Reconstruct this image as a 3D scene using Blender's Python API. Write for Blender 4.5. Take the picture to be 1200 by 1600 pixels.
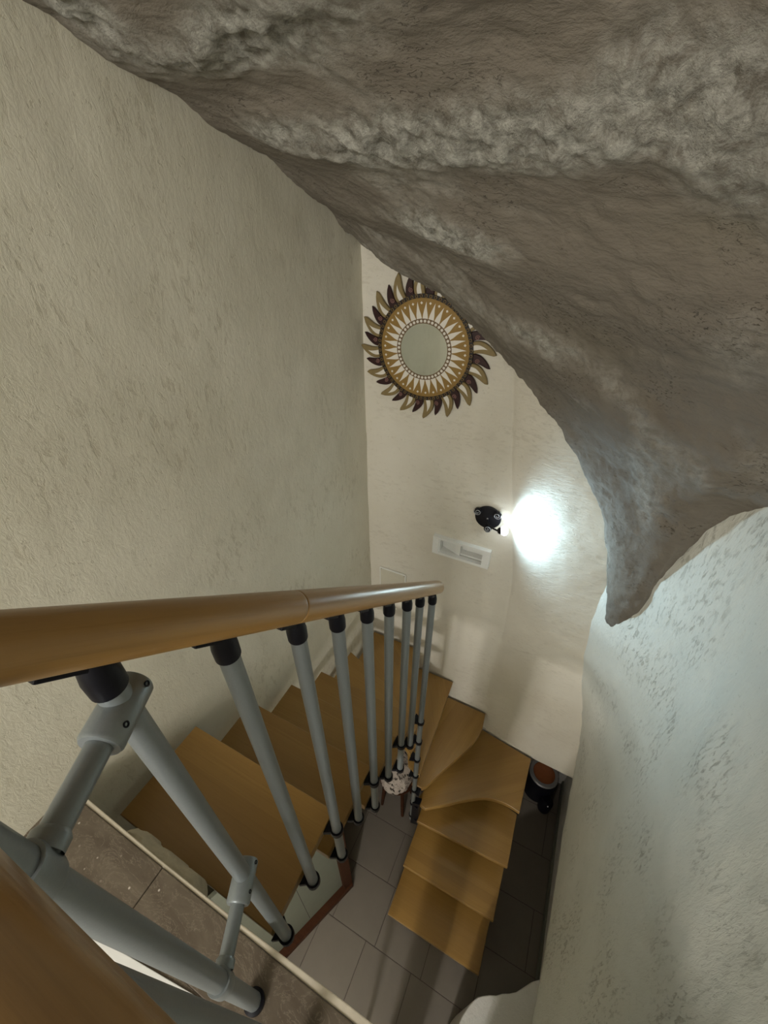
import bpy, bmesh, math, random
import numpy as np
from mathutils import Vector, Matrix

# ------------------------------------------------------------------ camera, world, lights, exposure
SC = bpy.context.scene
for o in list(bpy.data.objects): bpy.data.objects.remove(o)
COL = SC.collection
R = math.radians

cd = bpy.data.cameras.new('camera'); cam = bpy.data.objects.new('camera', cd); COL.objects.link(cam)
cd.sensor_fit = 'HORIZONTAL'; cd.sensor_width = 36.0; cd.lens = 639.25/1200*36.0
cd.clip_start = .02
cam.matrix_world = (Matrix.Translation((0, 0, 3.966)) @ Matrix.Rotation(R(26.517), 4, 'Z')
                    @ Matrix.Rotation(R(54.027), 4, 'X') @ Matrix.Rotation(R(-.258), 4, 'Z'))
SC.camera = cam

w = bpy.data.worlds.new('world'); SC.world = w; w.use_nodes = True
w.node_tree.nodes['Background'].inputs[0].default_value = (.9, .93, 1, 1)
w.node_tree.nodes['Background'].inputs[1].default_value = .05

def area(name, loc, target, size, power, col, sy=None):
    l = bpy.data.lights.new(name, 'AREA'); l.energy = power; l.color = col; l.size = size
    if sy: l.shape = 'RECTANGLE'; l.size_y = sy
    o = bpy.data.objects.new(name, l); COL.objects.link(o); o.location = loc
    o.rotation_euler = (Vector(target)-Vector(loc)).to_track_quat('-Z', 'Y').to_euler()
    return o
area('upper_room_lamp', (-.05, -2.3, 4.15), (-.1, 1.5, 3.5), .9, 36, (1, .97, .92))
def ball(name, loc, power, col, rad=.04):
    l = bpy.data.lights.new(name, 'POINT'); l.energy = power; l.color = col; l.shadow_soft_size = rad
    o = bpy.data.objects.new(name, l); COL.objects.link(o); o.location = loc; return o
ball('lower_room_lamp', (.05, -1.6, 2.2), 34, (1, .98, .96), .03)
ball('lower_room_lamp', (-.02, -1.6, 2.14), 20, (1, .98, .96), .03)

SC.view_settings.view_transform = 'Standard'; SC.view_settings.look = 'None'
SC.view_settings.gamma = 1; SC.view_settings.use_curve_mapping = False
SC.view_settings.exposure = 0.75

# ------------------------------------------------------------------ numpy noise
def _h(ix, iy, iz, s):
    n = (ix*374761393 + iy*668265263 + iz*1274126177 + s*1013904223) & 0xffffffff
    n = ((n ^ (n >> 13))*1274126177) & 0xffffffff
    n = (n ^ (n >> 16)) & 0xffffffff
    return n.astype(np.float64)/4294967295.0
def vn(x, y, z, s=0):
    x, y, z = np.broadcast_arrays(np.asarray(x, float), np.asarray(y, float), np.asarray(z, float))
    x0 = np.floor(x); y0 = np.floor(y); z0 = np.floor(z)
    fx, fy, fz = x-x0, y-y0, z-z0
    fx = fx*fx*(3-2*fx); fy = fy*fy*(3-2*fy); fz = fz*fz*(3-2*fz)
    a, b, c = x0.astype(np.int64), y0.astype(np.int64), z0.astype(np.int64)
    v = 0
    for i in (0, 1):
        for j in (0, 1):
            for k in (0, 1):
                v = v + _h(a+i, b+j, c+k, s)*(fx if i else 1-fx)*(fy if j else 1-fy)*(fz if k else 1-fz)
    return v*2-1
def fbm(x, y, z, o=4, s=0, g=.5):
    v = 0; a = 1; f = 1; t = 0
    for i in range(o):
        v = v + a*vn(x*f, y*f, z*f, s+i*17); t += a; a *= g; f *= 2.03
    return v/t
def sst(a, b, x):
    t = np.clip((x-a)/(b-a), 0, 1); return t*t*(3-2*t)

# ------------------------------------------------------------------ materials
def NT(name):
    m = bpy.data.materials.new(name); m.use_nodes = True
    nt = m.node_tree; b = nt.nodes['Principled BSDF']; return m, nt, b
def node(nt, t, **k):
    n = nt.nodes.new(t)
    for a, v in k.items():
        if a.startswith('_'): setattr(n, a[1:], v)
        else: n.inputs[a].default_value = v
    return n
def coords(nt, kind='Object', scale=(1, 1, 1), rot=(0, 0, 0)):
    tc = nt.nodes.new('ShaderNodeTexCoord'); mp = nt.nodes.new('ShaderNodeMapping')
    nt.links.new(tc.outputs[kind], mp.inputs[0]); mp.inputs['Scale'].default_value = scale
    mp.inputs['Rotation'].default_value = rot; return mp.outputs[0]
def noise(nt, vec, scale, detail=4, rough=.55, dist=0):
    n = node(nt, 'ShaderNodeTexNoise', Scale=scale, Detail=detail, Roughness=rough, Distortion=dist)
    nt.links.new(vec, n.inputs['Vector']); return n.outputs['Fac']
def ramp(nt, fac, stops):
    n = nt.nodes.new('ShaderNodeValToRGB'); e = n.color_ramp.elements
    while len(e) < len(stops): e.new(.5)
    for q, (p, c) in zip(e, stops):
        q.position = p; q.color = (c, c, c, 1) if isinstance(c, (int, float)) else (*c, 1)
    nt.links.new(fac, n.inputs[0]); return n.outputs[0]
def mix(nt, fac, a, b, mode='MIX'):
    n = nt.nodes.new('ShaderNodeMix'); n.data_type = 'RGBA'; n.blend_type = mode
    if isinstance(fac, float): n.inputs[0].default_value = fac
    else: nt.links.new(fac, n.inputs[0])
    for s, v in ((6, a), (7, b)):
        if isinstance(v, tuple): n.inputs[s].default_value = (*v, 1)
        else: nt.links.new(v, n.inputs[s])
    return n.outputs[2]
def mth(nt, op, a, b=None):
    n = nt.nodes.new('ShaderNodeMath'); n.operation = op
    for i, v in enumerate((a, b)):
        if v is None: continue
        if isinstance(v, (int, float)): n.inputs[i].default_value = v
        else: nt.links.new(v, n.inputs[i])
    return n.outputs[0]
def bump(nt, b, h, dist=.002, strength=1):
    n = node(nt, 'ShaderNodeBump', Strength=strength, Distance=dist)
    nt.links.new(h, n.inputs['Height']); nt.links.new(n.outputs[0], b.inputs['Normal'])

def plaster(name, ca, cb, cscr, rot=(0, 0, 0), scr=1.0, seed=0, stretch=(2.0, 2.0, 6.0), bd=.004):
    """trowelled plaster: cloudy tone, fine pits and short raking scratches"""
    m, nt, b = NT(name)
    v = coords(nt, 'Object'); vs = coords(nt, 'Object', stretch, rot)
    cloud = ramp(nt, noise(nt, v, 2.1+seed*.1, 4, .6), [(.3, 0), (.7, 1)])
    base = mix(nt, cloud, ca, cb)
    streak = ramp(nt, noise(nt, vs, 9+seed, 7, .68, .4), [(.38, 1), (.47, 0)])
    area_ = ramp(nt, noise(nt, v, 3.3+seed*.2, 3, .5), [(.45, 0), (.62, 1)])
    mk = mth(nt, 'MULTIPLY', mth(nt, 'MULTIPLY', streak, area_), scr)
    spots = ramp(nt, noise(nt, v, 75, 3, .6), [(.30, 1), (.36, 0)])
    mk2 = mth(nt, 'MAXIMUM', mk, mth(nt, 'MULTIPLY', spots, .35))
    nt.links.new(mix(nt, mk2, base, cscr), b.inputs['Base Color'])
    b.inputs['Roughness'].default_value = .82
    h = mth(nt, 'ADD', mth(nt, 'MULTIPLY', noise(nt, vs, 14, 8, .7, .6), 1.0), mth(nt, 'MULTIPLY', noise(nt, v, 5, 5, .6), 1.3))
    h = mth(nt, 'SUBTRACT', h, mth(nt, 'MULTIPLY', mk2, .55))
    bump(nt, b, h, bd, .8)
    return m
M = {}
M['plaster_left'] = plaster('cream_plaster', (.58, .54, .42), (.69, .65, .53), (.40, .35, .24), rot=(0, R(10), 0), stretch=(2, 5, 2.2), scr=.45, bd=.0022)
M['plaster_back'] = plaster('cream_plaster_back', (.68, .63, .52), (.74, .70, .60), (.5, .45, .35), seed=2, scr=.35, bd=.003)
M['plaster_right'] = plaster('white_plaster_right', (.66, .66, .58), (.75, .75, .67), (.40, .39, .32), rot=(R(12), 0, 0), stretch=(2, 8.5, 2.4), seed=1, scr=.75, bd=.0042)
M['plaster_plain'] = plaster('grey_white_plaster', (.52, .50, .45), (.60, .58, .53), (.35, .32, .27), scr=.4)

def rock():
    m, nt, b = NT('hewn_limestone')
    v = coords(nt, 'Object'); vs = coords(nt, 'Object', (2.2, 4.5, 4.5), (0, R(14), 0))
    at = nt.nodes.new('ShaderNodeVertexColor'); at.layer_name = 'rough'
    sp = nt.nodes.new('ShaderNodeSeparateColor'); nt.links.new(at.outputs[0], sp.inputs[0])
    rough, dark = sp.outputs[0], sp.outputs[1]
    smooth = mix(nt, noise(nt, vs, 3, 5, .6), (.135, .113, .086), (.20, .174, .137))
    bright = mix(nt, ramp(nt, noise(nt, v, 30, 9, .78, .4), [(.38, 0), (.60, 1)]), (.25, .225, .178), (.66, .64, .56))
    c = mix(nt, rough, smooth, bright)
    pits = mth(nt, 'MULTIPLY', ramp(nt, noise(nt, vs, 34, 6, .7, .8), [(.33, 1), (.41, 0)]), ramp(nt, noise(nt, v, 5, 3, .6), [(.48, 0), (.62, 1)]))
    c = mix(nt, mth(nt, 'MULTIPLY', pits, .42), c, (.13, .105, .07))
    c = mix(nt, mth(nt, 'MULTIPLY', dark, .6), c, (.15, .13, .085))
    nt.links.new(c, b.inputs['Base Color']); b.inputs['Roughness'].default_value = .9
    fine = noise(nt, v, 60, 8, .75, .3)
    vo = node(nt, 'ShaderNodeTexVoronoi', Scale=38.0); vo.feature = 'SMOOTH_F1'; nt.links.new(v, vo.inputs['Vector'])
    hr = mth(nt, 'ADD', mth(nt, 'MULTIPLY', fine, 1.0), mth(nt, 'MULTIPLY', vo.outputs['Distance'], 1.2))
    hs = mth(nt, 'ADD', mth(nt, 'MULTIPLY', noise(nt, vs, 6, 8, .66, .2), .55), mth(nt, 'MULTIPLY', pits, -.25))
    n = nt.nodes.new('ShaderNodeMix'); n.data_type = 'FLOAT'
    nt.links.new(rough, n.inputs[0]); nt.links.new(hs, n.inputs[2]); nt.links.new(hr, n.inputs[3])
    bump(nt, b, n.outputs[0], .016, 1)
    return m
M['rock'] = rock()

def wood(name, ca, cb, cc, rough=.38, strip=.0):
    m, nt, b = NT(name)
    v = coords(nt, 'Object'); vl = coords(nt, 'Object', (1.0, 16, 16)); vg = coords(nt, 'Object', (3, 110, 110))
    oi = nt.nodes.new('ShaderNodeObjectInfo')
    c = mix(nt, ramp(nt, noise(nt, vl, 1.6, 4, .6, .8), [(.3, 0), (.7, 1)]), ca, cb)
    c = mix(nt, mth(nt, 'MULTIPLY', ramp(nt, noise(nt, vg, 1.5, 5, .7), [(.5, 0), (.75, 1)]), .45), c, cc)
    if strip:
        sep = nt.nodes.new('ShaderNodeSeparateXYZ'); nt.links.new(v, sep.inputs[0])
        f = mth(nt, 'FLOOR', mth(nt, 'DIVIDE', sep.outputs[1], strip))
        wn = nt.nodes.new('ShaderNodeTexWhiteNoise'); wn.noise_dimensions = '2D'
        cb_ = nt.nodes.new('ShaderNodeCombineXYZ'); nt.links.new(f, cb_.inputs[0]); nt.links.new(oi.outputs['Random'], cb_.inputs[1])
        nt.links.new(cb_.outputs[0], wn.inputs['Vector'])
        c = mix(nt, mth(nt, 'MULTIPLY', wn.outputs['Value'], .42), c, cc)
    nt.links.new(c, b.inputs['Base Color']); b.inputs['Roughness'].default_value = rough
    b.inputs['Coat Weight'].default_value = .25; b.inputs['Coat Roughness'].default_value = .25
    bump(nt, b, noise(nt, vg, 2, 4, .6), .0006, .35)
    return m
M['tread_wood'] = wood('orange_beech', (.31, .172, .040), (.37, .212, .055), (.22, .112, .025), .40, .052)
M['rail_wood'] = wood('beech_handrail', (.34, .185, .052), (.40, .225, .068), (.23, .115, .028), .3)
M['dark_wood'] = wood('dark_brown_wood', (.040, .014, .006), (.060, .022, .009), (.02, .008, .004), .7)
for k_ in ('Coat Weight', 'Specular IOR Level'): M['dark_wood'].node_tree.nodes['Principled BSDF'].inputs[k_].default_value = .08

def plain(name, col, rough=.5, metal=0, bmp=0, sc=40, var=.0, emit=None):
    m, nt, b = NT(name)
    b.inputs['Roughness'].default_value = rough; b.inputs['Metallic'].default_value = metal
    v = coords(nt, 'Object'); f = noise(nt, v, sc, 4, .6)
    nt.links.new(mix(nt, f, tuple(x*(1-var) for x in col), tuple(min(1, x*(1+var)) for x in col)), b.inputs['Base Color'])
    if bmp: bump(nt, b, f, bmp, .5)
    if emit:
        b.inputs['Emission Color'].default_value = (*emit[0], 1); b.inputs['Emission Strength'].default_value = emit[1]
    return m
M['tube'] = plain('grey_painted_steel', (.225, .25, .255), .36, .35, .0003, 300, .06)
M['black'] = plain('black_plastic', (.004, .004, .007), .45, 0, .0002, 200, .3)
for k_ in ('black',): M[k_].node_tree.nodes['Principled BSDF'].inputs['Specular IOR Level'].default_value = .2
M['iron'] = plain('black_wrought_iron', (.012, .012, .016), .42, .4, .0004, 90, .3)
M['iron_edge'] = plain('polished_scroll', (.35, .35, .36), .4, .6, 0, 60, .1)
M['white'] = plain('white_plastic', (.84, .84, .80), .45, 0, .0002, 80, .05)
M['cover'] = plain('cream_cover', (.62, .585, .47), .6, 0, .0006, 40, .06)
M['gold'] = plain('painted_gold_brown', (.24, .175, .072), .5, .15, .0008, 60, .2)
M['gold_disc'] = plain('gold_brown_disc', (.29, .175, .045), .45, .2, .0006, 60, .15)
M['maroon'] = plain('dark_maroon_paint', (.026, .005, .005), .4, 0, .0004, 60, .25)
M['inlay'] = plain('ivory_mirror_inlay', (.78, .74, .66), .35, .1, 0, 60, .04)
M['brownline'] = plain('brown_inlay_ground', (.16, .10, .045), .5, 0, 0, 60, .2)
M['scroll'] = plain('pinkish_scroll_line', (.34, .18, .15), .5, 0, 0, 60, .1)
M['braid'] = plain('black_braid', (.012, .008, .006), .45, 0, 0, 60, .2)
M['mirror'] = plain('mirror_glass', (.86, .90, .84), .04, 1, 0, 60, .0)
M['led'] = plain('led_lens', (.9, .95, 1), .3, 0, 0, 10, 0, ((.82, .92, 1.0), 14))
M['panel'] = plain('grey_green_panel', (.135, .14, .105), .6, 0, .0008, 14, .10)
M['gap'] = plain('dark_recess', (.03, .022, .016), .9, 0, 0, 20, .3)
M['copper'] = plain('copper_brown_lid', (.28, .09, .03), .35, .5, 0, 30, .2)
M['greyrim'] = plain('grey_rim', (.20, .19, .18), .4, .3, 0, 30, .1)
M['mortar'] = plain('rough_mortar', (.50, .45, .34), .9, 0, .01, 45, .25)
M['edge'] = plain('pale_slab_edge', (.62, .55, .43), .6, 0, .002, 50, .15)
M['bright_trim'] = plain('white_threshold', (.85, .85, .82), .25, 0, 0, 30, .03)
def fleck():
    m, nt, b = NT('pale_flecked_fabric')
    v = coords(nt, 'Object', (1, 2.4, 1), (0, 0, R(25)))
    f = ramp(nt, noise(nt, v, 34, 4, .6, .6), [(.40, (.04, .028, .02)), (.47, (.50, .43, .36))])
    nt.links.new(f, b.inputs['Base Color']); b.inputs['Roughness'].default_value = .95
    bump(nt, b, noise(nt, v, 40, 5, .7), .01, .8); return m
M['fleck'] = fleck()
def tile():
    m, nt, b = NT('grey_beige_stoneware')
    v = coords(nt, 'Object'); oi = nt.nodes.new('ShaderNodeObjectInfo')
    c = mix(nt, noise(nt, v, 7, 6, .65), (.15, .128, .10), (.20, .172, .137))
    c = mix(nt, mth(nt, 'MULTIPLY', oi.outputs['Random'], .3), c, (.12, .10, .08))
    nt.links.new(c, b.inputs['Base Color']); b.inputs['Roughness'].default_value = .55
    bump(nt, b, noise(nt, v, 30, 5, .6), .001, .6); return m
M['tile'] = tile()
def marble():
    m, nt, b = NT('brown_fossil_marble')
    v = coords(nt, 'Object'); vs = coords(nt, 'Object', (1, 1.8, 1), (0, 0, R(-20)))
    c = mix(nt, ramp(nt, noise(nt, vs, 6, 7, .65, 1.0), [(.35, 0), (.65, 1)]), (.095, .072, .050), (.15, .12, .086))
    vein = ramp(nt, noise(nt, vs, 9, 6, .7, 2.2), [(.485, 0), (.50, 1), (.515, 0)])
    c = mix(nt, mth(nt, 'MULTIPLY', vein, .55), c, (.28, .235, .18))
    vo = node(nt, 'ShaderNodeTexVoronoi', Scale=45.0); nt.links.new(v, vo.inputs['Vector'])
    sp = mth(nt, 'MULTIPLY', ramp(nt, vo.outputs['Distance'], [(.06, 1), (.14, 0)]), ramp(nt, noise(nt, v, 11, 2, .5), [(.5, 0), (.6, 1)]))
    c = mix(nt, sp, c, (.62, .56, .48))
    nt.links.new(c, b.inputs['Base Color']); b.inputs['Roughness'].default_value = .42
    return m
M['marble'] = marble()

# ------------------------------------------------------------------ mesh helpers
def link(name, me, mat, parent=None, loc=None, smooth=False):
    o = bpy.data.objects.new(name, me); COL.objects.link(o)
    if mat and not me.materials: me.materials.append(M[mat] if isinstance(mat, str) else mat)
    if parent: o.parent = parent
    if loc is not None: o.location = loc
    if smooth:
        for p in me.polygons: p.use_smooth = True
    return o
def fin(name, bm, mat, parent=None, loc=None, smooth=False, auto=None):
    me = bpy.data.meshes.new(name); bmesh.ops.recalc_face_normals(bm, faces=bm.faces[:]); bm.to_mesh(me); bm.free()
    o = link(name, me, mat, parent, loc, smooth)
    if auto:
        for p in me.polygons: p.use_smooth = True
        me.set_sharp_from_angle(angle=R(auto))
    return o
def empty(name, loc=(0, 0, 0)):
    o = bpy.data.objects.new(name, None); COL.objects.link(o); o.location = loc; o.empty_display_size = .1; return o
def tag(o, label, cat, group=None):
    o['label'] = label; o['category'] = cat
    if group: o['group'] = group
    return o
def struct(o): o['kind'] = 'structure'; return o
def grid(name, P, mat, parent=None, smooth=True, flip=False, rough=None, hole=None):
    """P: (n, m, 3) array of points"""
    n, m = P.shape[:2]; i = np.arange(n*m).reshape(n, m)
    q = np.stack([i[:-1, :-1], i[1:, :-1], i[1:, 1:], i[:-1, 1:]], -1).reshape(-1, 4)
    if flip: q = q[:, ::-1]
    if hole is not None:
        cc = P.reshape(-1, 3)[q].mean(1); q = q[~((abs(cc[:, 0]-hole[0]) < hole[2]) & (abs(cc[:, 2]-hole[1]) < hole[3]))]
    me = bpy.data.meshes.new(name)
    me.vertices.add(n*m); me.vertices.foreach_set('co', P.reshape(-1).astype(np.float32))
    me.loops.add(q.size); me.loops.foreach_set('vertex_index', q.reshape(-1).astype(np.int32))
    me.polygons.add(len(q)); me.polygons.foreach_set('loop_start', np.arange(0, q.size, 4, dtype=np.int32))
    me.polygons.foreach_set('loop_total', np.full(len(q), 4, dtype=np.int32))
    me.update(); me.validate()
    if rough is not None:
        at = me.color_attributes.new('rough', 'FLOAT_COLOR', 'POINT')
        at.data.foreach_set('color', rough.reshape(-1).astype(np.float32))
    o = link(name, me, mat, parent)
    if smooth: me.polygons.foreach_set('use_smooth', np.ones(len(q), dtype=bool))
    return o
def box(bm, a, b, bev=0):
    r = bmesh.ops.create_cube(bm, size=1)['verts']
    for v in r:
        v.co = Vector([(a[k]+b[k])/2 + v.co[k]*(b[k]-a[k]) for k in range(3)])
    if bev:
        es = list({e for v in r for e in v.link_edges})
        bmesh.ops.bevel(bm, geom=es, offset=bev, segments=2, affect='EDGES', profile=.6)
def prism(bm, pts, z0, z1, bev=0, seg=2):
    top = [bm.verts.new((x, y, z1)) for x, y in pts]; bot = [bm.verts.new((x, y, z0)) for x, y in pts]
    n = len(pts); fs = [bm.faces.new(top), bm.faces.new(bot[::-1])]
    for i in range(n): fs.append(bm.faces.new((top[i], bot[i], bot[(i+1) % n], top[(i+1) % n])))
    bmesh.ops.recalc_face_normals(bm, faces=fs)
    if bev:
        es = list({e for f in fs[:2] for e in f.edges})
        bmesh.ops.bevel(bm, geom=es, offset=bev, segments=seg, affect='EDGES', profile=.6)
def cyl(bm, a, b, r, r2=None, seg=32, cap=True, rings=1):
    a = Vector(a); b = Vector(b); d = (b-a); q = d.to_track_quat('Z', 'Y'); r2 = r if r2 is None else r2
    L = []
    for k in range(rings+1):
        t = k/rings; L.append([bm.verts.new(a+d*t+q@Vector(((r+(r2-r)*t)*math.cos(2*math.pi*i/seg), (r+(r2-r)*t)*math.sin(2*math.pi*i/seg), 0))) for i in range(seg)])
    for A, B in zip(L, L[1:]):
        for i in range(seg): bm.faces.new((A[i], A[(i+1) % seg], B[(i+1) % seg], B[i]))
    if cap: bm.faces.new(L[0][::-1]); bm.faces.new(L[-1])
def lathe(bm, c, prof, axis=(0, 0, 1), seg=40):
    """prof: list of (radius, height) along axis from c"""
    q = Vector(axis).to_track_quat('Z', 'Y'); c = Vector(c); L = []
    for r, h in prof:
        if r < 1e-6: L.append([bm.verts.new(c+q@Vector((0, 0, h)))])
        else: L.append([bm.verts.new(c+q@Vector((r*math.cos(2*math.pi*i/seg), r*math.sin(2*math.pi*i/seg), h))) for i in range(seg)])
    for A, B in zip(L, L[1:]):
        for i in range(seg):
            j = (i+1) % seg
            if len(A) == 1 and len(B) == 1: continue
            if len(A) == 1: bm.faces.new((A[0], B[j], B[i]))
            elif len(B) == 1: bm.faces.new((A[i], A[j], B[0]))
            else: bm.faces.new((A[i], A[j], B[j], B[i]))
def sweep(bm, pts, r, seg=10, cap=True):
    pts = [Vector(p) for p in pts]; L = []; up = Vector((0, 1, .013)).normalized()
    for k, p in enumerate(pts):
        d = (pts[min(k+1, len(pts)-1)]-pts[max(k-1, 0)]).normalized()
        s = d.cross(up).normalized(); u = s.cross(d)
        rr = r[k] if isinstance(r, (list, tuple)) else r
        L.append([bm.verts.new(p+s*rr*math.cos(2*math.pi*i/seg)+u*rr*math.sin(2*math.pi*i/seg)) for i in range(seg)])
    for A, B in zip(L, L[1:]):
        for i in range(seg): bm.faces.new((A[i], A[(i+1) % seg], B[(i+1) % seg], B[i]))
    if cap: bm.faces.new(L[0][::-1]); bm.faces.new(L[-1])

# ------------------------------------------------------------------ structure: walls, rock ceiling, floors
ZL = 2.73                                    # landing height; risers of 0.21 m
XW = -.955
def wall_left():
    y = np.linspace(-3.0, 1.80, 260); z = np.linspace(0, 4.9, 260); Y, Z = np.meshgrid(y, z, indexing='ij')
    X = XW + .006*fbm(Y*2, Z*2, 0, 4, 3) + .0022*fbm(Y*14, Z*11, 1, 4, 5)
    return struct(grid('wall_left', np.stack([X, Y, Z], -1), 'plaster_left'))
wall_left()
def wall_back():
    x = np.linspace(-1.02, 1.0, 300); z = np.linspace(.82, 4.6, 420); X, Z = np.meshgrid(x, z, indexing='ij')
    xc = np.interp(Z, [0, 2.0, 2.4, 3.07, 4], [-.06, -.06, -.085, -.21, -.36])
    d = np.maximum(0, X-xc); sharp = sst(1.7, 2.3, Z)
    Y = 1.713 - .070*(1-np.exp(-d/(.30-.10*sharp))) + .004*fbm(X*3, Z*3, 0, 4, 9) + .0018*fbm(X*16, Z*16, 2, 4, 11)
    Y += .003*sharp*np.exp(-((X-xc)/.008)**2)
    return struct(grid('wall_back', np.stack([X, Y, Z], -1), 'plaster_back', flip=True, hole=(-.3785, 2.474, .128, .050)))
wall_back()
def wall_right():
    y = np.concatenate([np.linspace(-3.0, .2, 60), np.linspace(.22, 1.76, 280)]); z = np.linspace(.84, 5.0, 420)
    Y, Z = np.meshgrid(y, z, indexing='ij')
    x0 = np.interp(Z, [.84, 1.0, 1.452, 1.734, 2.044, 2.331, 2.636, 2.812, 3.3, 5], [.617, .59, .50, .42, .345, .302, .288, .27, .25, .25])
    b = .548+.035*np.clip(Y, 0, 1.7) + .02*sst(1.0, 3, Z)
    t = np.clip((Y-.95)/(1.68-.95), 0, 1.15)
    X = b-(b-x0)*t**2.3
    X += .016*fbm(Y*2.2, Z*2.0, 0, 3, 21) + .0035*fbm(Y*12+Z*3, Z*8-Y*3, 1, 4, 23)
    X += .006*fbm(Y*5, Z*5, 4, 3, 29)*sst(.84, 1.2, Z)
    P = np.stack([X, Y, Z], -1)
    # round the lower lip back under into the recess
    under = []
    for k, (dx, dz) in enumerate([(.10, .012), (.03, .004), (.006, -.001)]):
        q = P[:, 0].copy(); q[:, 0] += dx; q[:, 2] = .84+dz; under.append(q)
    P = np.concatenate([np.stack(under, 1), P], 1)
    return struct(grid('wall_right', P, 'plaster_right', flip=True))
wall_right()

LX = [-1.1, -.9, -.74, -.53, -.315, -.117, .036, .203, .307, .40, .437, .47, .51, .57, .66, .8]
LZ = [4.02, 3.901, 3.794, 3.69, 3.532, 3.366, 3.211, 2.988, 2.672, 2.34, 2.23, 2.42, 2.64, 2.92, 3.2, 3.4]
def rock_ceiling():
    nx, ny = 430, 380
    x = np.linspace(-1.06, .80, nx)
    t = np.linspace(0, 1, ny); y = 1.6 - 2.9*(.35*t+.65*t**2)
    X, Y = np.meshgrid(x, y, indexing='ij')
    zl = np.interp(X, LX, LZ); far = sst(.0, .26, 1.6-Y)
    zl = zl*(1-far)+far*np.interp(X, [-1, -.5, 0, .4, .8], [3.965, 3.68, 3.25, 2.78, 2.6]); k = np.interp(X, [-.96, -.5, 0, .5], [.42, .75, 1.5, 2.5]); A = np.interp(X, [-.98, -.6], [0, 1])*(4.85-zl-.6)+.6
    Z = zl + A*(1-np.exp(-k*(1.6-Y)/A))
    P = np.stack([X, Y, Z], -1)
    gx = np.gradient(P, axis=0); gy = np.gradient(P, axis=1); N = np.cross(gx, gy); N /= np.linalg.norm(N, axis=-1, keepdims=True)
    N *= np.where(N[..., 2:3] > 0, -1, 1)                      # towards the stairwell
    u = Y+.22*X+.045*fbm(X*2.2, Y*2.2, 0, 3, 41)
    wave = np.cos(2*np.pi*(u-.845)/.27)
    deep = np.interp(X+.5*Y, [.2, .9, 1.4], [1, .9, .35])
    def blob(cx, cy, sx, sy, a=1):
        yy = Y+.2*(X-cx); return a*np.exp(-((X-cx)/sx)**2-((yy-cy)/sy)**2)
    w1 = fbm(X*4, Y*9, Z*3, 4, 45)
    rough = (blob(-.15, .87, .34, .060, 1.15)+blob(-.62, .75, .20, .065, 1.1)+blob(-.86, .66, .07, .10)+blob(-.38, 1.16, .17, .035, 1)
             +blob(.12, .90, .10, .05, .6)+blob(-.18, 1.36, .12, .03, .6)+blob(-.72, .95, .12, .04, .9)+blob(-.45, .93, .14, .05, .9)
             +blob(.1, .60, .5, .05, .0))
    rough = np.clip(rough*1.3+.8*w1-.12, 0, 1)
    lip = np.exp(-(1.6-Y)/.035)
    rough = np.clip(rough+.35*lip*(w1+.4), 0, 1)
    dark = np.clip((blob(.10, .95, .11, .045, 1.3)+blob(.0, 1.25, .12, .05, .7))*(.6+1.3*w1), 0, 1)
    h = .013*wave*deep + .012*fbm(X*3, Y*4, Z*3, 3, 51) + .013*fbm(X*5, Y*14+Z*6, Z*5, 4, 53) + .006*fbm(X*14, Y*22, Z*14, 4, 54, .6)
    h += .010*fbm(X*1.3, Y*1.3, Z*11, 3, 55)*sst(-.3, .2, X)
    h *= np.interp(X, [-.98, -.7], [.45, 1])
    h += rough*(.020*fbm(X*26, Y*32, Z*26, 5, 57, .65)+.006) + .0035*fbm(X*26, Y*60, Z*30, 4, 59, .6)
    h -= .012*dark*(1+fbm(X*20, Y*20, Z*20, 3, 61))
    P = P + N*h[..., None]
    # jagged lower lip
    jag = .020*fbm(x*7, 0, 0, 4, 71, .65)+.010*fbm(x*26, 0, 0, 4, 73, .7)
    P[..., 2] += (jag[:, None])*np.exp(-(1.6-Y)/.12)*np.interp(X, [-.9, .3], [1, .4])
    # fold the lip back to the wall
    e = P[:, 0].copy(); back = []
    for dy, dz in [(.20, .16), (.12, .07), (.05, .020), (.02, .004)]:
        q = e.copy(); q[:, 1] += dy; q[:, 2] += dz+.008*fbm(x*30, dy*20, 0, 3, 75); back.append(q)
    P = np.concatenate([np.stack(back, 1), P], 1)
    ra = np.concatenate([np.repeat(rough[:, :1], 4, 1), rough], 1); da = np.concatenate([np.repeat(dark[:, :1], 4, 1), dark], 1)
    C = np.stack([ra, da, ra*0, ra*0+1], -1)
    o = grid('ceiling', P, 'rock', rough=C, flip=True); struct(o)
    return o
rock_ceiling()

# upper room behind the viewer (closes the space)
def slab_obj(name, a, b, mat, bev=0):
    bm = bmesh.new(); box(bm, a, b, bev); return struct(fin(name, bm, mat))
slab_obj('ceiling', (-1.0, -3.05, 4.86), (1.0, -1.1, 4.96), 'plaster_plain')
slab_obj('wall_front', (-1.0, -3.1, 0), (1.0, -3.0, 4.9), 'plaster_plain')

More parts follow.
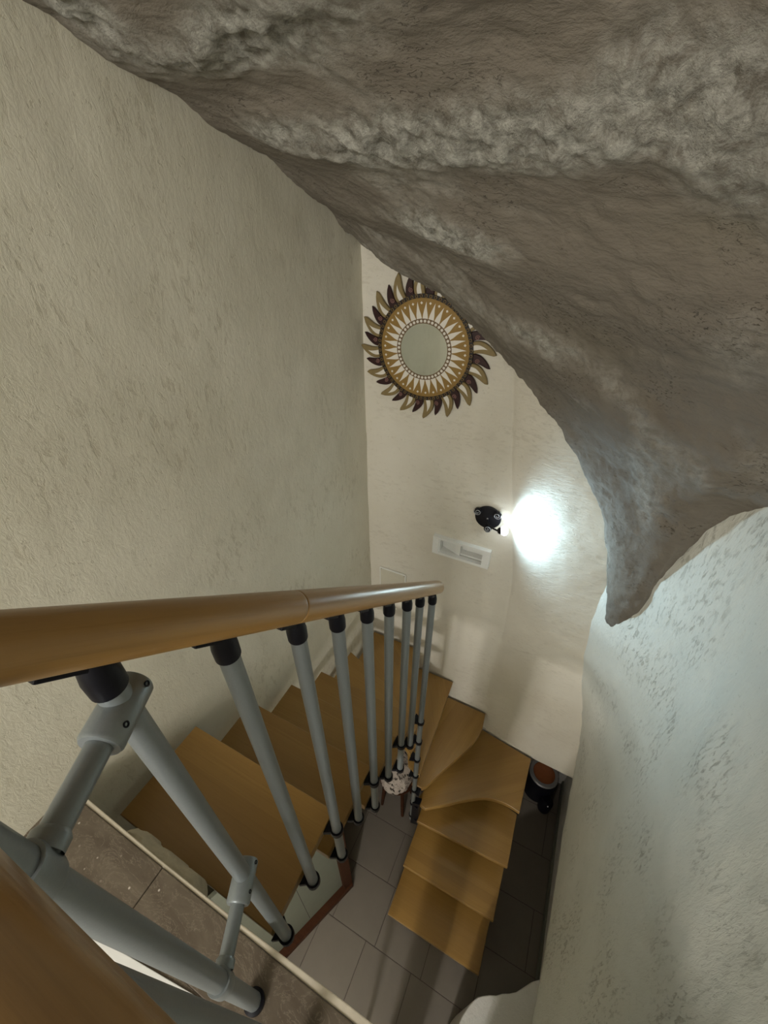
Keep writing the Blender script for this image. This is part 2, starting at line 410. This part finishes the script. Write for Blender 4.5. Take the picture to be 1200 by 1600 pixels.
# landing slab: brown marble on a plastered edge
bm = bmesh.new(); box(bm, (-1.0, -.08, 2.702), (-.598, .024, 2.73), .002); land = struct(fin('landing', bm, 'marble'))
bm = bmesh.new(); box(bm, (-.5955, -.08, 2.702), (.62, .024, 2.73), .002); fin('marble_slab', bm, 'marble', land)
bm = bmesh.new(); box(bm, (-1.0, -3.0, 2.70), (.62, -.14, 2.728)); fin('rear_slab', bm, 'marble', land)
bm = bmesh.new(); box(bm, (-1.0, -.1395, 2.70), (.62, -.0805, 2.7285)); fin('threshold_bed', bm, 'marble', land)
bm = bmesh.new(); prism(bm, [(-.99, -.139), (-.66, -.137), (-.36, -.098), (.61, -.098), (.61, -.084), (-.38, -.084), (-.62, -.117), (-.99, -.117)], 2.72, 2.7315, .001); o = fin('threshold_strip', bm, 'bright_trim', land); o['label'] = 'bright white threshold strip'
bm = bmesh.new(); box(bm, (-1.0, -3.0, 2.42), (.62, .018, 2.70)); fin('slab_body', bm, 'plaster_plain', land)
# pale edge trim, wider to the right of the broken mortar
bm = bmesh.new()
prism(bm, [(-.96, .0245), (-.40, .0245), (.60, .0245), (.60, .042), (-.10, .040), (-.38, .033), (-.62, .032), (-.96, .036)], 2.706, 2.727, .002)
fin('edge_trim', bm, 'edge', land)
def mortar():
    n, m = 60, 14
    x = np.linspace(-.755, -.475, n); t = np.linspace(0, 1, m); X, T = np.meshgrid(x, t, indexing='ij')
    W = .030*sst(-.757, -.735, X)*(1-sst(-.53, -.475, X)) + .010*fbm(X*30, 0, 0, 3, 5)
    W = np.maximum(W, .002)
    Y = .026+W*T; Z = 2.716 - .03*T**2.5 + .006*fbm(X*50, T*4, 0, 3, 7)
    Z[:, -1] -= .06
    o = grid('mortar_patch', np.stack([X, Y, Z], -1), 'mortar', land, flip=True)
mortar()

# lower floor: tiles with recessed joints on a screed
M['grout'] = plain('brown_grout', (.085, .070, .054), .9, 0, .001, 60, .2)
fl = slab_obj('floor', (-1.0, -3.0, -.06), (1.0, 2.1, -.003), 'grout')
tb = {}
ty = .42
random.seed(4)
tmesh = None
for r_ in range(-7, 6):
    y0 = ty+.33*r_; off = .035+.265*(r_ % 2)
    for c_ in range(-4, 4):
        x0 = off+.33*c_-.33*(1 if off > .2 else 0)
        if x0 > .95 or x0+.33 < -1.0 or y0 > 2.05: continue
        if tmesh is None:
            bm = bmesh.new(); box(bm, (.002, .002, -.012), (.328, .328, 0), .0015); o = fin('floor_tile', bm, 'tile', fl, (x0, y0, 0)); tmesh = o.data
        else: o = link('floor_tile', tmesh, None, fl, (x0, y0, random.uniform(-.0008, .0005)))
# recess under the hewn walls
slab_obj('wall_recess_right', (.705, -3.0, 0), (.76, 2.06, .88), 'plaster_plain')
slab_obj('wall_recess_back', (-1.0, 1.99, 0), (.76, 2.05, .88), 'plaster_plain')
slab_obj('trim_1', (.693, .3, .001), (.705, 1.985, .075), 'panel', .002)
bm = bmesh.new(); box(bm, (-1.0, 1.70, .815), (.62, 2.0, .86)); struct(fin('trim_2', bm, 'plaster_plain'))
bm = bmesh.new(); box(bm, (.64, -3, .846), (.76, 2.05, .88)); struct(fin('trim_3', bm, 'plaster_plain'))

# plastered plinth at the foot of the right wall
pts = [(.575, .605), (.535, .575), (.506, .540), (.470, .505), (.440, .485), (.410, .470), (.384, .450), (.355, .438), (.326, .421), (.303, .405), (.286, .382), (.268, .35), (.252, .31), (.242, .27), (.20, -.30), (.62, -.30), (.62, .605)]
bm = bmesh.new(); prism(bm, pts, 0, .84, .006, 3); struct(fin('plinth', bm, 'plaster_plain', auto=40))

# under-stair partition: grey-green panel framed in dark wood
K = Vector((-.604, .635, 0)); E2 = Vector((-.885, -.02, 0)); dr = (E2-K).normalized(); nn = Vector((dr.y, -dr.x, 0))
if nn.x < 0: nn = -nn
def pbox(name, s0, s1, n0, n1, z0, z1, mat, parent=None, bev=.002):
    bm = bmesh.new(); q = [K+dr*s0+nn*n0, K+dr*s1+nn*n0, K+dr*s1+nn*n1, K+dr*s0+nn*n1]
    prism(bm, [(v.x, v.y) for v in q], z0, z1, bev); return fin(name, bm, mat, parent)
pt = struct(pbox('wall_understair', .02, .70, -.03, -.012, .0, 1.62, 'panel'))
pbox('base_rail', 0, .71, -.03, .034, .0005, .060, 'dark_wood', pt)
pbox('corner_post', -.004, .062, -.05, .020, .001, 1.62, 'dark_wood', pt)
pbox('tile_joint', .33, .333, -.0125, -.0112, .08, 1.6, 'gap', pt, 0)
K2 = K.copy(); d2 = Vector((-.9, .44, 0)).normalized(); n2 = Vector((.44, .9, 0)).normalized()
bm = bmesh.new(); q = [K2+n2*-.02, K2+d2*.33+n2*-.02, K2+d2*.33, K2]; prism(bm, [(v.x, v.y) for v in q], .0005, 1.62, .001); fin('return_board', bm, 'dark_wood', pt)

# added unseen wall under the landing; its slits shape lower-room light into patches
bm = bmesh.new()
for a, b in [((-.98, -.10, 0), (-.86, -.02, 2.42)), ((-.045, -.10, 0), (.105, -.02, 2.42)), ((-.17, -.10, 0), (-.155, -.02, 2.06)),
             ((-.98, -.10, 2.06), (.62, -.02, 2.42)), ((.30, -.10, 0), (.71, -.02, 2.42))]:
    box(bm, a, b)
struct(fin('wall_light_mask', bm, 'plaster_plain'))

# ------------------------------------------------------------------ staircase
st = tag(empty('staircase', (-.3, .6, 0)), 'winding modular staircase of orange beech treads with grey steel balusters and a beech handrail', 'staircase')
S0 = Vector((-.3, .6, 0))
TH = .038
def level(i): return ZL-.21*i
def tread(i, pts, ang, mod=None):
    """pts in world; local X along the grain (ang)"""
    c = Vector((sum(p[0] for p in pts)/len(pts), sum(p[1] for p in pts)/len(pts), 0))
    ca, sa = math.cos(-ang), math.sin(-ang)
    loc = [((p[0]-c.x)*ca-(p[1]-c.y)*sa, (p[0]-c.x)*sa+(p[1]-c.y)*ca) for p in pts]
    bm = bmesh.new(); prism(bm, loc, -TH, 0, .0045, 3)
    o = fin('tread', bm, 'tread_wood', st, (c.x-S0.x, c.y-S0.y, level(i)), auto=35); o.rotation_euler.z = ang
    return o
XO, XI = -.916, -.349
NY = [None, .35, .579, .808, 1.037]
for i in range(1, 5):
    y1 = NY[i]; y0 = y1-.292
    tread(i, [(XO, y0), (XI, y0), (XI, y1), (XO, y1)], 0)
tread(5, [(XO, .978), (-.349, .978), (-.345, 1.085), (-.64, 1.252), (XO, 1.345)], R(-8))
tread(6, [(XO, 1.28), (-.66, 1.19), (-.352, 1.03), (-.335, 1.10), (-.47, 1.40), (-.618, 1.695), (-.93, 1.695)], R(-38))
tread(7, [(-.372, 1.06), (-.33, 1.035), (-.285, 1.035), (-.302, 1.695), (-.69, 1.695)], R(-62))
tread(8, [(-.335, 1.05), (-.265, 1.052), (-.246, 1.07), (-.188, 1.195), (-.113, 1.336), (-.075, 1.410), (-.050, 1.477), (-.034, 1.53), (-.026, 1.585), (-.035, 1.695), (-.36, 1.695)], R(78))
tread(9, [(-.285, 1.075), (-.262, 1.035), (-.223, 1.028), (-.16, 1.072), (-.099, 1.116), (-.035, 1.166), (.025, 1.207), (.075, 1.241), (.118, 1.262), (.15, 1.274), (.185, 1.282), (.225, 1.287), (.26, 1.288), (.331, 1.281),
          (.338, 1.641), (-.08, 1.695)], R(40))
tread(10, [(-.262, 1.006), (.345, 1.034), (.340, 1.345), (.12, 1.39), (-.05, 1.30), (-.262, 1.09)], R(2))
tread(11, [(-.266, .800), (.346, .800), (.346, 1.135), (-.266, 1.135)], 0)
tread(12, [(-.270, .572), (.346, .572), (.346, .905), (-.270, .905)], 0)
# steel modules that carry the treads from below
mods = [(-.63, .318), (-.63, .547), (-.63, .776), (-.63, 1.005), (-.60, 1.185), (-.53, 1.40), (-.34, 1.45), (-.12, 1.45), (.06, 1.33), (.04, 1.108), (.04, .878), (.04, .650)]
for i, (mx, my) in enumerate(mods, 1):
    z = level(i)-TH-.001; bm = bmesh.new()
    box(bm, *(((-.055, -.10, -.012), (.055, .018, 0)) if i < 5 else ((-.018, -.018, -.012), (.018, .06, 0))), .002); cyl(bm, (0, 0, -.17 if i < 12 else -.1715), (0, 0, -.012), .018, seg=24)
    nx_, ny_ = (mods[i] if i < 12 else (mx, my))
    dx, dy = nx_-mx, ny_-my
    fin('support_module', bm, 'iron', st, (mx-S0.x, my-S0.y, z), auto=40)

# handrail: axis falls 0.886 per metre of y
RX, RR = -.316, .0262
def rz(y): return 3.475-.886*(y-.319)
dR = Vector((0, 1, -.886)).normalized()
def rail(name, ya, yb, parent, org, cap_end=True):
    a = Vector((RX, ya, rz(ya))); b = Vector((RX, yb, rz(yb))); L = (b-a).length
    bm = bmesh.new(); prof = []
    if not cap_end: prof = [(0, 0), (RR-.0007, 0), (RR, .0007), (RR, .004), (RR, L-.004), (RR, L-.0007), (RR-.0007, L), (0, L)]
    else:
        prof = [(0, 0), (RR-.0007, 0), (RR, .0007), (RR, .004), (RR, L-.014), (RR, L-.010)]
        for k in range(1, 7):
            t = k/6*math.pi/2; prof.append((RR-.010+.010*math.cos(t), L-.010+.010*math.sin(t)))
        prof.append((0, L))
    lathe(bm, (0, 0, 0), prof, (1, 0, 0), 48)
    o = fin(name, bm, 'rail_wood', parent, a-org, auto=50)
    o.rotation_euler = Matrix([Vector((0, 1, -.886)).normalized(), Vector((-1, 0, 0)), Vector((0, 1, -.886)).normalized().cross(Vector((-1, 0, 0)))]).transposed().to_euler()
    return o
# joint between the two rail sections near the third baluster
rail('handrail_section', -.07, .3185, st, S0, False)
rail('handrail_section', .3195, 1.108, st, S0, True)

def clamp(bm, c, zc, tx, h=.020, ring=.0195):
    """black ring round the tube with a wedge reaching to the tread edge at x=tx"""
    x, y = c
    lathe(bm, (x, y, zc-h/2), [(.0142, 0), (ring, 0), (ring, h), (.0142, h), (.0142, 0)], seg=28)
    s = 1 if tx > x else -1
    prism(bm, [(x+s*.012, y-.017), (tx, y-.026), (tx, y+.026), (x+s*.012, y+.017)], zc-h/2, zc+h/2, .002)
BY = [(.076, 1, None), (.195, 1, None), (.318, 2, 1), (.430, 2, None), (.548, 3, 2), (.668, 3, None), (.797, 4, 3), (.915, 4, None)]
BX = -.319
for k, (y, lo, up) in enumerate(BY):
    zt = rz(y)-RR/math.cos(math.atan(.886)); zb = level(lo)-.052
    x = BX-(.003 if k < 2 else 0)
    bm = bmesh.new(); cyl(bm, (0, 0, 0), (0, 0, zt-.030-zb), .014, seg=36)
    b = fin('baluster', bm, 'tube', st, Vector((x, y, zb))-S0, auto=50)
    top = zt-zb
    bm = bmesh.new(); lathe(bm, (0, 0, top-.040), [(.0142, 0), (.0165, 0), (.0168, .020), (.0150, .032), (.0120, .044), (0, .047)], seg=28)
    fin('cap', bm, 'black', b, auto=45)
    bm = bmesh.new(); box(bm, (-.010, -.016, -.004), (.010, .050, .004), .002)
    pl = fin('rail_plate', bm, 'black', b, Vector((0, 0, top-.0035))); pl.rotation_euler = (-math.atan(.886)+math.pi, 0, 0)
    bm = bmesh.new(); clamp(bm, (0, 0), .008, XI-x, .022); cyl(bm, (0, 0, -.005), (0, 0, -.0005), .0175, seg=24)
    fin('clamp', bm, 'black', b, auto=40)
    if up:
        bm = bmesh.new(); clamp(bm, (0, 0), level(up)-.020-zb, XI-x, .022); fin('clamp', bm, 'black', b, auto=40)
# newel baluster with seven spacer rings, one per winder tread
NX, NYY = -.311, 1.032
zt = rz(NYY)-RR/math.cos(math.atan(.886)); zb = level(11)+.12
bm = bmesh.new(); cyl(bm, (0, 0, 0), (0, 0, zt-.03-zb), .014, seg=36); nb = fin('newel', bm, 'tube', st, Vector((NX, NYY, zb))-S0, auto=50)
bm = bmesh.new(); lathe(bm, (0, 0, zt-zb-.040), [(.0142, 0), (.0165, 0), (.0168, .020), (.0150, .032), (.0120, .044), (0, .047)], seg=28); fin('cap', bm, 'black', nb, auto=45)
bm = bmesh.new(); box(bm, (-.010, -.016, -.004), (.010, .050, .004), .002); pl = fin('rail_plate', bm, 'black', nb, Vector((0, 0, zt-zb-.0035))); pl.rotation_euler = (-math.atan(.886)+math.pi, 0, 0)
for i, tx in zip(range(4, 11), [-.036, -.036, -.038, -.036, .040, .040, .042]):
    bm = bmesh.new(); clamp(bm, (0, 0), level(i)-.020-zb, tx, .018); fin('spacer_ring', bm, 'black', nb, auto=40)
bm = bmesh.new(); prism(bm, [(.002, -.02), (.05, -.012), (.05, .03), (.002, .02)], -.03, .33, .002); fin('inner_bracket', bm, 'black', nb)

# ------------------------------------------------------------------ landing balustrade
PX, PY = -.266, -.038
LB = Vector((PX, PY, ZL)); lb = tag(empty('landing_balustrade', LB), 'landing balustrade in front of the viewer, grey upright tubes under a thick beech rail', 'balustrade')
R2Y, R2Z = -.049, 3.740
bm = bmesh.new(); lathe(bm, (0, 0, 0), [(0, 0), (RR-.001, 0), (RR, .001), (RR, .96), (0, .96)], (1, 0, 0), 48)
o = fin('handrail', bm, 'rail_wood', lb, Vector((-.36, R2Y, R2Z))-LB, auto=50)
for k in range(4):
    bm = bmesh.new(); cyl(bm, (0, 0, 0), (0, 0, .993), .014, seg=40)
    p = fin('post', bm, 'tube', lb, Vector((.1185*k, -.009 if k else 0, .0005)), auto=50)
    bm = bmesh.new(); lathe(bm, (0, 0, 0), [(.0142, 0), (.0195, 0), (.0195, .012), (.0142, .014)], seg=28); fin('foot_ring', bm, 'black', p, auto=45)
# two tubular links between the post and the first baluster
b1 = Vector((BX-.003, .076, 0)); p1 = Vector((PX, PY, 0)); dl = (p1-b1).normalized()
for zz in (3.584, 3.008):
    a = Vector((b1.x, b1.y, zz)); c = Vector((p1.x, p1.y, zz))
    bm = bmesh.new(); cyl(bm, a+dl*.030-LB, c-dl*.012-LB, .0118, seg=32)
    lk = fin('link_tube', bm, 'tube', lb, auto=50)
    bm = bmesh.new(); lathe(bm, a-dl*.024-LB, [(0, 0), (.0175, 0), (.0198, .003), (.0200, .060), (.0180, .063), (.012, .063)], dl, 36)
    s = fin('sleeve', bm, 'tube', lk, auto=50)
    bm = bmesh.new(); lathe(bm, c-LB-Vector((0, 0, .018)), [(.0142, 0), (.0172, 0), (.0178, .003), (.0178, .033), (.0172, .036), (.0142, .036)], seg=36)
    lathe(bm, c-LB-dl*.028, [(.0118, 0), (.0150, .004), (.0150, .014)], dl, 32)
    # weld bead
    fin('collar', bm, 'tube', lk, auto=50)
    side = dl.cross(Vector((0, 0, 1)))
    hd = (side*-.93+Vector((0, 0, .37))).normalized()
    for s_ in (.007, .047):
        bm = bmesh.new(); q = a-LB-dl*.024+dl*s_+hd*.0185
        lathe(bm, q, [(0, 0), (.0032, 0), (.0032, .0022), (.0018, .0022), (.0016, .0012), (0, .0012)], hd, 12); fin('screw_hole', bm, 'black', lk)

# ------------------------------------------------------------------ sun mirror on the back wall
MC = Vector((-.652, 1.706, 3.502))
mr = tag(empty('sun_mirror', MC), 'round sun-shaped mirror with gold and maroon flame rays on the back wall', 'mirror')
def pol(r, a): return (r*math.cos(a), r*math.sin(a))           # local x right, z up; clockwise seen from front = decreasing a
def plate(name, pts, y0, y1, mat, parent, bev=.001, loc=None):
    """flat piece in the wall plane from outline pts (x,z); y0 front, y1 back (local, wall at y>0)"""
    bm = bmesh.new(); A = [bm.verts.new((x, y0, z)) for x, z in pts]; B = [bm.verts.new((x, y1, z)) for x, z in pts]; n = len(pts)
    fs = [bm.faces.new(A), bm.faces.new(B[::-1])]+[bm.faces.new((A[i], B[i], B[(i+1) % n], A[(i+1) % n])) for i in range(n)]
    bmesh.ops.recalc_face_normals(bm, faces=fs)
    if bev: bmesh.ops.bevel(bm, geom=list(fs[0].edges), offset=bev, segments=1, affect='EDGES')
    bmesh.ops.triangulate(bm, faces=[f for f in bm.faces if len(f.verts) > 4])
    return fin(name, bm, mat, parent, loc)
def flame(r0, r1, wd, sw, ta=0., tb=1., ws=1., n=10):
    """curved flame along +x, tip swung by sw; ta..tb cuts an inset from the same centre line"""
    C = []
    for k in range(n+1):
        s_ = k/n; t = ta+(tb-ta)*s_; r = r0+(r1-r0)*t
        off = sw*(t**2.0)-sw*.55*math.sin(t*math.pi)*(1-.3*t)
        full = wd*(.80+1.0*t)*(1-t)**.62 if t < .999 else 0
        if ws < 1: full = wd*ws*(1-s_)**.75*(1+.5*math.sin(s_*math.pi))
        C.append((r, off, full))
    up = [(r, o+w_) for r, o, w_ in C]; dn = [(r, o-w_) for r, o, w_ in C[:-1]]
    return up+dn[::-1]
n_ = 16
gold_o = flame(.195, .306, .0262, -.025); white_o = flame(.195, .306, .0262, -.025, .12, .68, .34); mar_o = flame(.19, .290, .0200, -.022)
def spiral(n=22, r=.010, turns=1.6):
    return [(r*(1-.85*k/n)*math.cos(turns*2*math.pi*k/n), 0, r*(1-.85*k/n)*math.sin(turns*2*math.pi*k/n)) for k in range(n+1)]
g0 = m0 = None
for k in range(n_):
    a = 2*math.pi*(k+.30)/n_; am = a+math.pi/n_
    if g0 is None:
        g0 = plate('gold_ray', gold_o, -.012, .0, 'gold', mr, .002); w0 = plate('white_inset', white_o, -.0135, -.011, 'inlay', g0, .0006)
        m0 = plate('maroon_ray', mar_o, -.009, .001, 'maroon', mr, .002)
        bm = bmesh.new(); sp_ = spiral(); sweep(bm, [(.233+x, -.0105, -.002+z) for x, y, z in sp_]+[], .0012, 6); sw0 = fin('scroll_line', bm, 'scroll', m0)
        g, w_, mm, sl = g0, w0, m0, sw0
    else:
        g = link('gold_ray', g0.data, None, mr); w_ = link('white_inset', w0.data, None, g); mm = link('maroon_ray', m0.data, None, mr); sl = link('scroll_line', sw0.data, None, mm)
    g.rotation_euler = (0, -a, 0); mm.rotation_euler = (0, -am, 0)
def disc(name, r, y0, y1, mat, parent, ri=0, seg=96):
    bm = bmesh.new(); lathe(bm, (0, 0, 0), [(ri, -y1), (r, -y1), (r, -y0), (ri, -y0)] if ri else [(0, -y1), (r, -y1), (r, -y0), (0, -y0)], (0, -1, 0), seg)
    if ri:
        bm.free(); bm = bmesh.new(); lathe(bm, (0, 0, 0), [(ri, -y1), (r, -y1), (r, -y0), (ri, -y0), (ri, -y1)], (0, -1, 0), seg)
    return fin(name, bm, mat, parent, auto=40)
gd = disc('gold_disc', .205, -.016, -.002, 'gold_disc', mr)
rg = disc('braided_ring', .214, -.020, -.002, 'braid', mr, .199)
# braid links as raised loops
bm = bmesh.new()
for k in range(64):
    a = 2*math.pi*k/64; cx, cz = pol(.2065, a)
    pts = [(cx+.0062*math.cos(q)*math.cos(a)-.0048*math.sin(q)*math.sin(a), -.0205, cz+.0062*math.cos(q)*math.sin(a)+.0048*math.sin(q)*math.cos(a)) for q in [2*math.pi*j/8 for j in range(9)]]
    sweep(bm, pts, .0009, 5, False)
o = fin('braid_links', bm, 'gold_disc', rg); o['kind'] = 'stuff'
# white sunburst, thirty spikes
sp0 = None
for k in range(30):
    a = 2*math.pi*(k+.5)/30
    if sp0 is None:
        pts = [(.121, .0115), (.140, .0100), (.160, .0052), (.178, .0005), (.186, -.0022), (.172, -.0030), (.158, -.0052), (.140, -.0095), (.121, -.0115)]
        sp0 = plate('sunburst_spike', pts, -.0172, -.015, 'inlay', mr, 0); s_ = sp0
    else: s_ = link('sunburst_spike', sp0.data, None, mr)
    s_.rotation_euler = (0, -a, 0)
d0 = None
for k in range(30):
    a = 2*math.pi*k/30; x, z = pol(.181, a)
    if d0 is None: d0 = plate('inlay_dot', [(.0055, 0), (0, .0055), (-.0055, 0), (0, -.0055)], -.0172, -.015, 'inlay', mr, 0); s_ = d0
    else: s_ = link('inlay_dot', d0.data, None, mr)
    s_.location = (x, 0, z); s_.rotation_euler = (0, -a, 0)
br = disc('dotted_ring', .1235, -.0180, -.0145, 'brownline', mr, .105)
e0 = None
for k in range(44):
    a = 2*math.pi*k/44; x, z = pol(.1142, a)
    if e0 is None: e0 = plate('ring_dot', [pol(.0058, 2*math.pi*j/8) for j in range(8)], -.0190, -.0175, 'inlay', br, 0); s_ = e0
    else: s_ = link('ring_dot', e0.data, None, br)
    s_.location = (x, 0, z)
disc('mirror_glass', .1058, -.0175, -.0140, 'mirror', mr)

# ------------------------------------------------------------------ wall lamp
LC = Vector((-.267, 1.706, 2.737))
lp = tag(empty('wall_lamp', LC), 'small black wrought-iron wall lamp with scrolls and a glowing white spotlight head', 'wall lamp')
bm = bmesh.new(); lathe(bm, (0, 0, 0), [(0, -.002), (.064, -.002), (.066, .003), (.064, .008), (.02, .0135), (0, .014)], (0, -1, 0), 48); fin('back_plate', bm, 'iron', lp, auto=40)
bm = bmesh.new(); lathe(bm, (0, -.013, 0), [(0, 0), (.0045, 0), (.0045, .004), (0, .006)], (0, -1, 0), 16); fin('centre_screw', bm, 'iron_edge', lp, auto=40)
for cx, cz, sg, a0 in [(-.052, .030, 1, 2.6), (.046, .036, -1, .4), (.010, -.058, 1, 4.4)]:
    pts = []
    for k in range(40):
        t = k/39; r = .019*(1-.86*t); a = a0+sg*t*3.3*math.pi; pts.append((cx+r*math.cos(a), -.022-.004*t, cz+r*math.sin(a)))
    bm = bmesh.new(); sweep(bm, pts, .0024, 8); fin('scroll', bm, 'iron_edge', lp, auto=60)
    bm = bmesh.new(); lathe(bm, (cx, -.010, cz), [(0, 0), (.019, 0), (.019, .011), (0, .012)], (0, -1, 0), 24); fin('scroll_back', bm, 'iron', lp, auto=40)
H = Vector((.088, -.074, -.004)); aim = Vector((.095, .022, .020)).normalized()
bm = bmesh.new(); sweep(bm, [(0.0, -.012, -.005), (.014, -.045, -.006), (.036, -.068, -.008), H-aim*.02], .0045, 10); fin('arm', bm, 'iron', lp, auto=60)
bm = bmesh.new(); lathe(bm, H-aim*.022, [(0, 0), (.010, .001), (.0150, .006), (.0185, .018), (.0170, .018), (.0140, .010), (0, .009)], aim, 32); fin('spot_head', bm, 'iron', lp, auto=40)
bm = bmesh.new(); lathe(bm, H-aim*.006, [(0, 0), (.0170, .001), (.0235, .012), (.0225, .024), (.013, .032), (0, .0345)], aim, 28); fin('led_lens', bm, 'led', lp, auto=60)
def spot(name, loc, d, power, col, ang, blend, rad):
    l = bpy.data.lights.new(name, 'SPOT'); l.energy = power; l.color = col; l.spot_size = R(ang); l.spot_blend = blend; l.shadow_soft_size = rad
    o = bpy.data.objects.new(name, l); COL.objects.link(o); o.location = loc; o.rotation_euler = Vector(d).to_track_quat('-Z', 'Y').to_euler()
spot('led_flood', LC+H+aim*.038, (1, .22, .12), 8.5, (.54, .80, 1.0), 168, .6, .014)
spot('led_beam', LC+H+aim*.038, (.066, .078, .056), 4.2, (.70, .88, 1.0), 52, .8, .010)

# ------------------------------------------------------------------ recessed white niche fitting
RC = Vector((-.3775, 1.706, 2.474))
rc = tag(empty('recessed_fitting', RC), 'long white plastic recessed wall fitting below the black lamp', 'wall fitting')
hw, hh = .160, .060
bm = bmesh.new()
for a, b in [((-hw, -.022, hh-.014), (hw, .006, hh)), ((-hw, -.022, -hh), (hw, .006, -hh+.016)), ((-hw, -.022, -hh+.016), (-hw+.034, .006, hh-.014)), ((hw-.040, -.022, -hh+.016), (hw, .006, hh-.014))]:
    box(bm, a, b)
bmesh.ops.remove_doubles(bm, verts=bm.verts[:], dist=1e-5)
fin('frame', bm, 'white', rc)
bm = bmesh.new(); box(bm, (-hw+.026, .050, -hh+.008), (hw-.032, .054, hh-.006)); box(bm, (-hw+.026, -.004, -hh+.008), (-hw+.030, .05, hh-.006)); box(bm, (hw-.036, -.004, -hh+.008), (hw-.032, .05, hh-.006)); box(bm, (-hw+.030, -.004, -hh+.008), (hw-.036, .05, -hh+.012)); box(bm, (-hw+.030, -.004, hh-.010), (hw-.036, .05, hh-.006)); fin('tray_back', bm, 'white', rc)
bm = bmesh.new(); prism(bm, [(-.126, .045), (-.006, .048), (-.006, .000)], -.046, .048); fin('slanted_cover', bm, 'white', rc)
bm = bmesh.new(); box(bm, (-.126, -.012, -.0455), (-.119, .03, .047)); box(bm, (-.006, .012, -.0455), (.122, .045, -.034)); fin('inner_lip', bm, 'white', rc)
# flush cover plate left of it
CC = Vector((-.79, 1.706, 2.02))
cv = tag(empty('cover_plate', CC), 'thin cream cover plate flush on the back wall just above the handrail end', 'cover plate')
bm = bmesh.new(); box(bm, (-.088, -.003, -.12), (.088, .002, .12), .001); fin('plate', bm, 'cover', cv)
bm = bmesh.new()
for a, b in [((-.090, -.007, .117), (.090, .001, .123)), ((-.090, -.007, -.123), (.090, .001, -.117)), ((-.091, -.0045, -.117), (-.087, .001, .117)), ((.0865, -.007, -.117), (.0915, .001, .117))]: box(bm, a, b)
fin('rim', bm, 'white', cv)
bm = bmesh.new()
for sx in (-.08, .08): lathe(bm, (sx, -.003, .108), [(0, 0), (.003, 0), (.003, .001), (0, .0015)], (0, -1, 0), 10)
fin('screws', bm, 'greyrim', cv)

# ------------------------------------------------------------------ things on the lower floor
def bundle():
    bm = bmesh.new(); bmesh.ops.create_icosphere(bm, subdivisions=5, radius=1)
    co = np.array([v.co[:] for v in bm.verts]); d = 1+.16*fbm(co[:, 0]*1.6, co[:, 1]*1.6, co[:, 2]*1.6, 3, 81)+.07*fbm(co[:, 0]*6, co[:, 1]*6, co[:, 2]*6, 3, 83)
    for v, k in zip(bm.verts, d): v.co = Vector((v.co.x*k*.13, v.co.y*k*.17, max(-.10, v.co.z*k*.13)))
    return fin('fabric_bundle', bm, 'fleck', None, (-.525, 1.265, .585), smooth=True)
tag(bundle(), 'pale lumpy bundle with dark flecks glimpsed behind the newel under the winder treads', 'bundle')
st2 = tag(empty('low_stool', (-.525, 1.27, 0)), 'dark brown wooden stool under the pale flecked bundle behind the newel', 'stool')
bm = bmesh.new(); lathe(bm, (0, 0, .455), [(0, 0), (.13, 0), (.145, .008), (.145, .024), (.13, .030), (0, .030)], seg=40); fin('seat', bm, 'dark_wood', st2, auto=40)
for k in range(4):
    a = math.pi/4+k*math.pi/2; bm = bmesh.new(); cyl(bm, (.10*math.cos(a), .10*math.sin(a), .455), (.13*math.cos(a), .13*math.sin(a), .001), .016, .012, 16); fin('leg', bm, 'dark_wood', st2, auto=40)

VC = Vector((.512, 1.866, 0))
va = tag(empty('small_appliance', VC), 'small glossy black appliance with a copper-brown round lid in the dark recess beside the stairs', 'appliance')
bm = bmesh.new(); lathe(bm, (0, 0, .002), [(0, 0), (.10, 0), (.115, .01), (.118, .17), (.105, .26), (.10, .28), (0, .28)], seg=40); fin('body', bm, 'black', va, auto=35)
bm = bmesh.new(); lathe(bm, (0, 0, .282), [(.085, 0), (.112, 0), (.115, .012), (.108, .020), (.085, .020), (.085, 0)], seg=40); fin('rim', bm, 'greyrim', va, auto=35)
bm = bmesh.new(); lathe(bm, (0, 0, .282), [(0, 0), (.084, 0), (.084, .012), (.05, .022), (0, .026)], seg=40); fin('lid', bm, 'copper', va, auto=35)
bm = bmesh.new(); lathe(bm, (.075, -.125, .002), [(0, 0), (.045, 0), (.05, .02), (.05, .13), (.03, .16), (0, .165)], seg=28); box(bm, (.04, -.10, .05), (.10, -.07, .12), .004); h = fin('motor_housing', bm, 'black', va, auto=35)
bm = bmesh.new()
for dz in (0, .03): lathe(bm, (.085, -.165, .148-dz), [(0, 0), (.005, 0), (.004, .005), (0, .006)], (0, -.6, .8), 12)
fin('button', bm, 'white', h, auto=40)
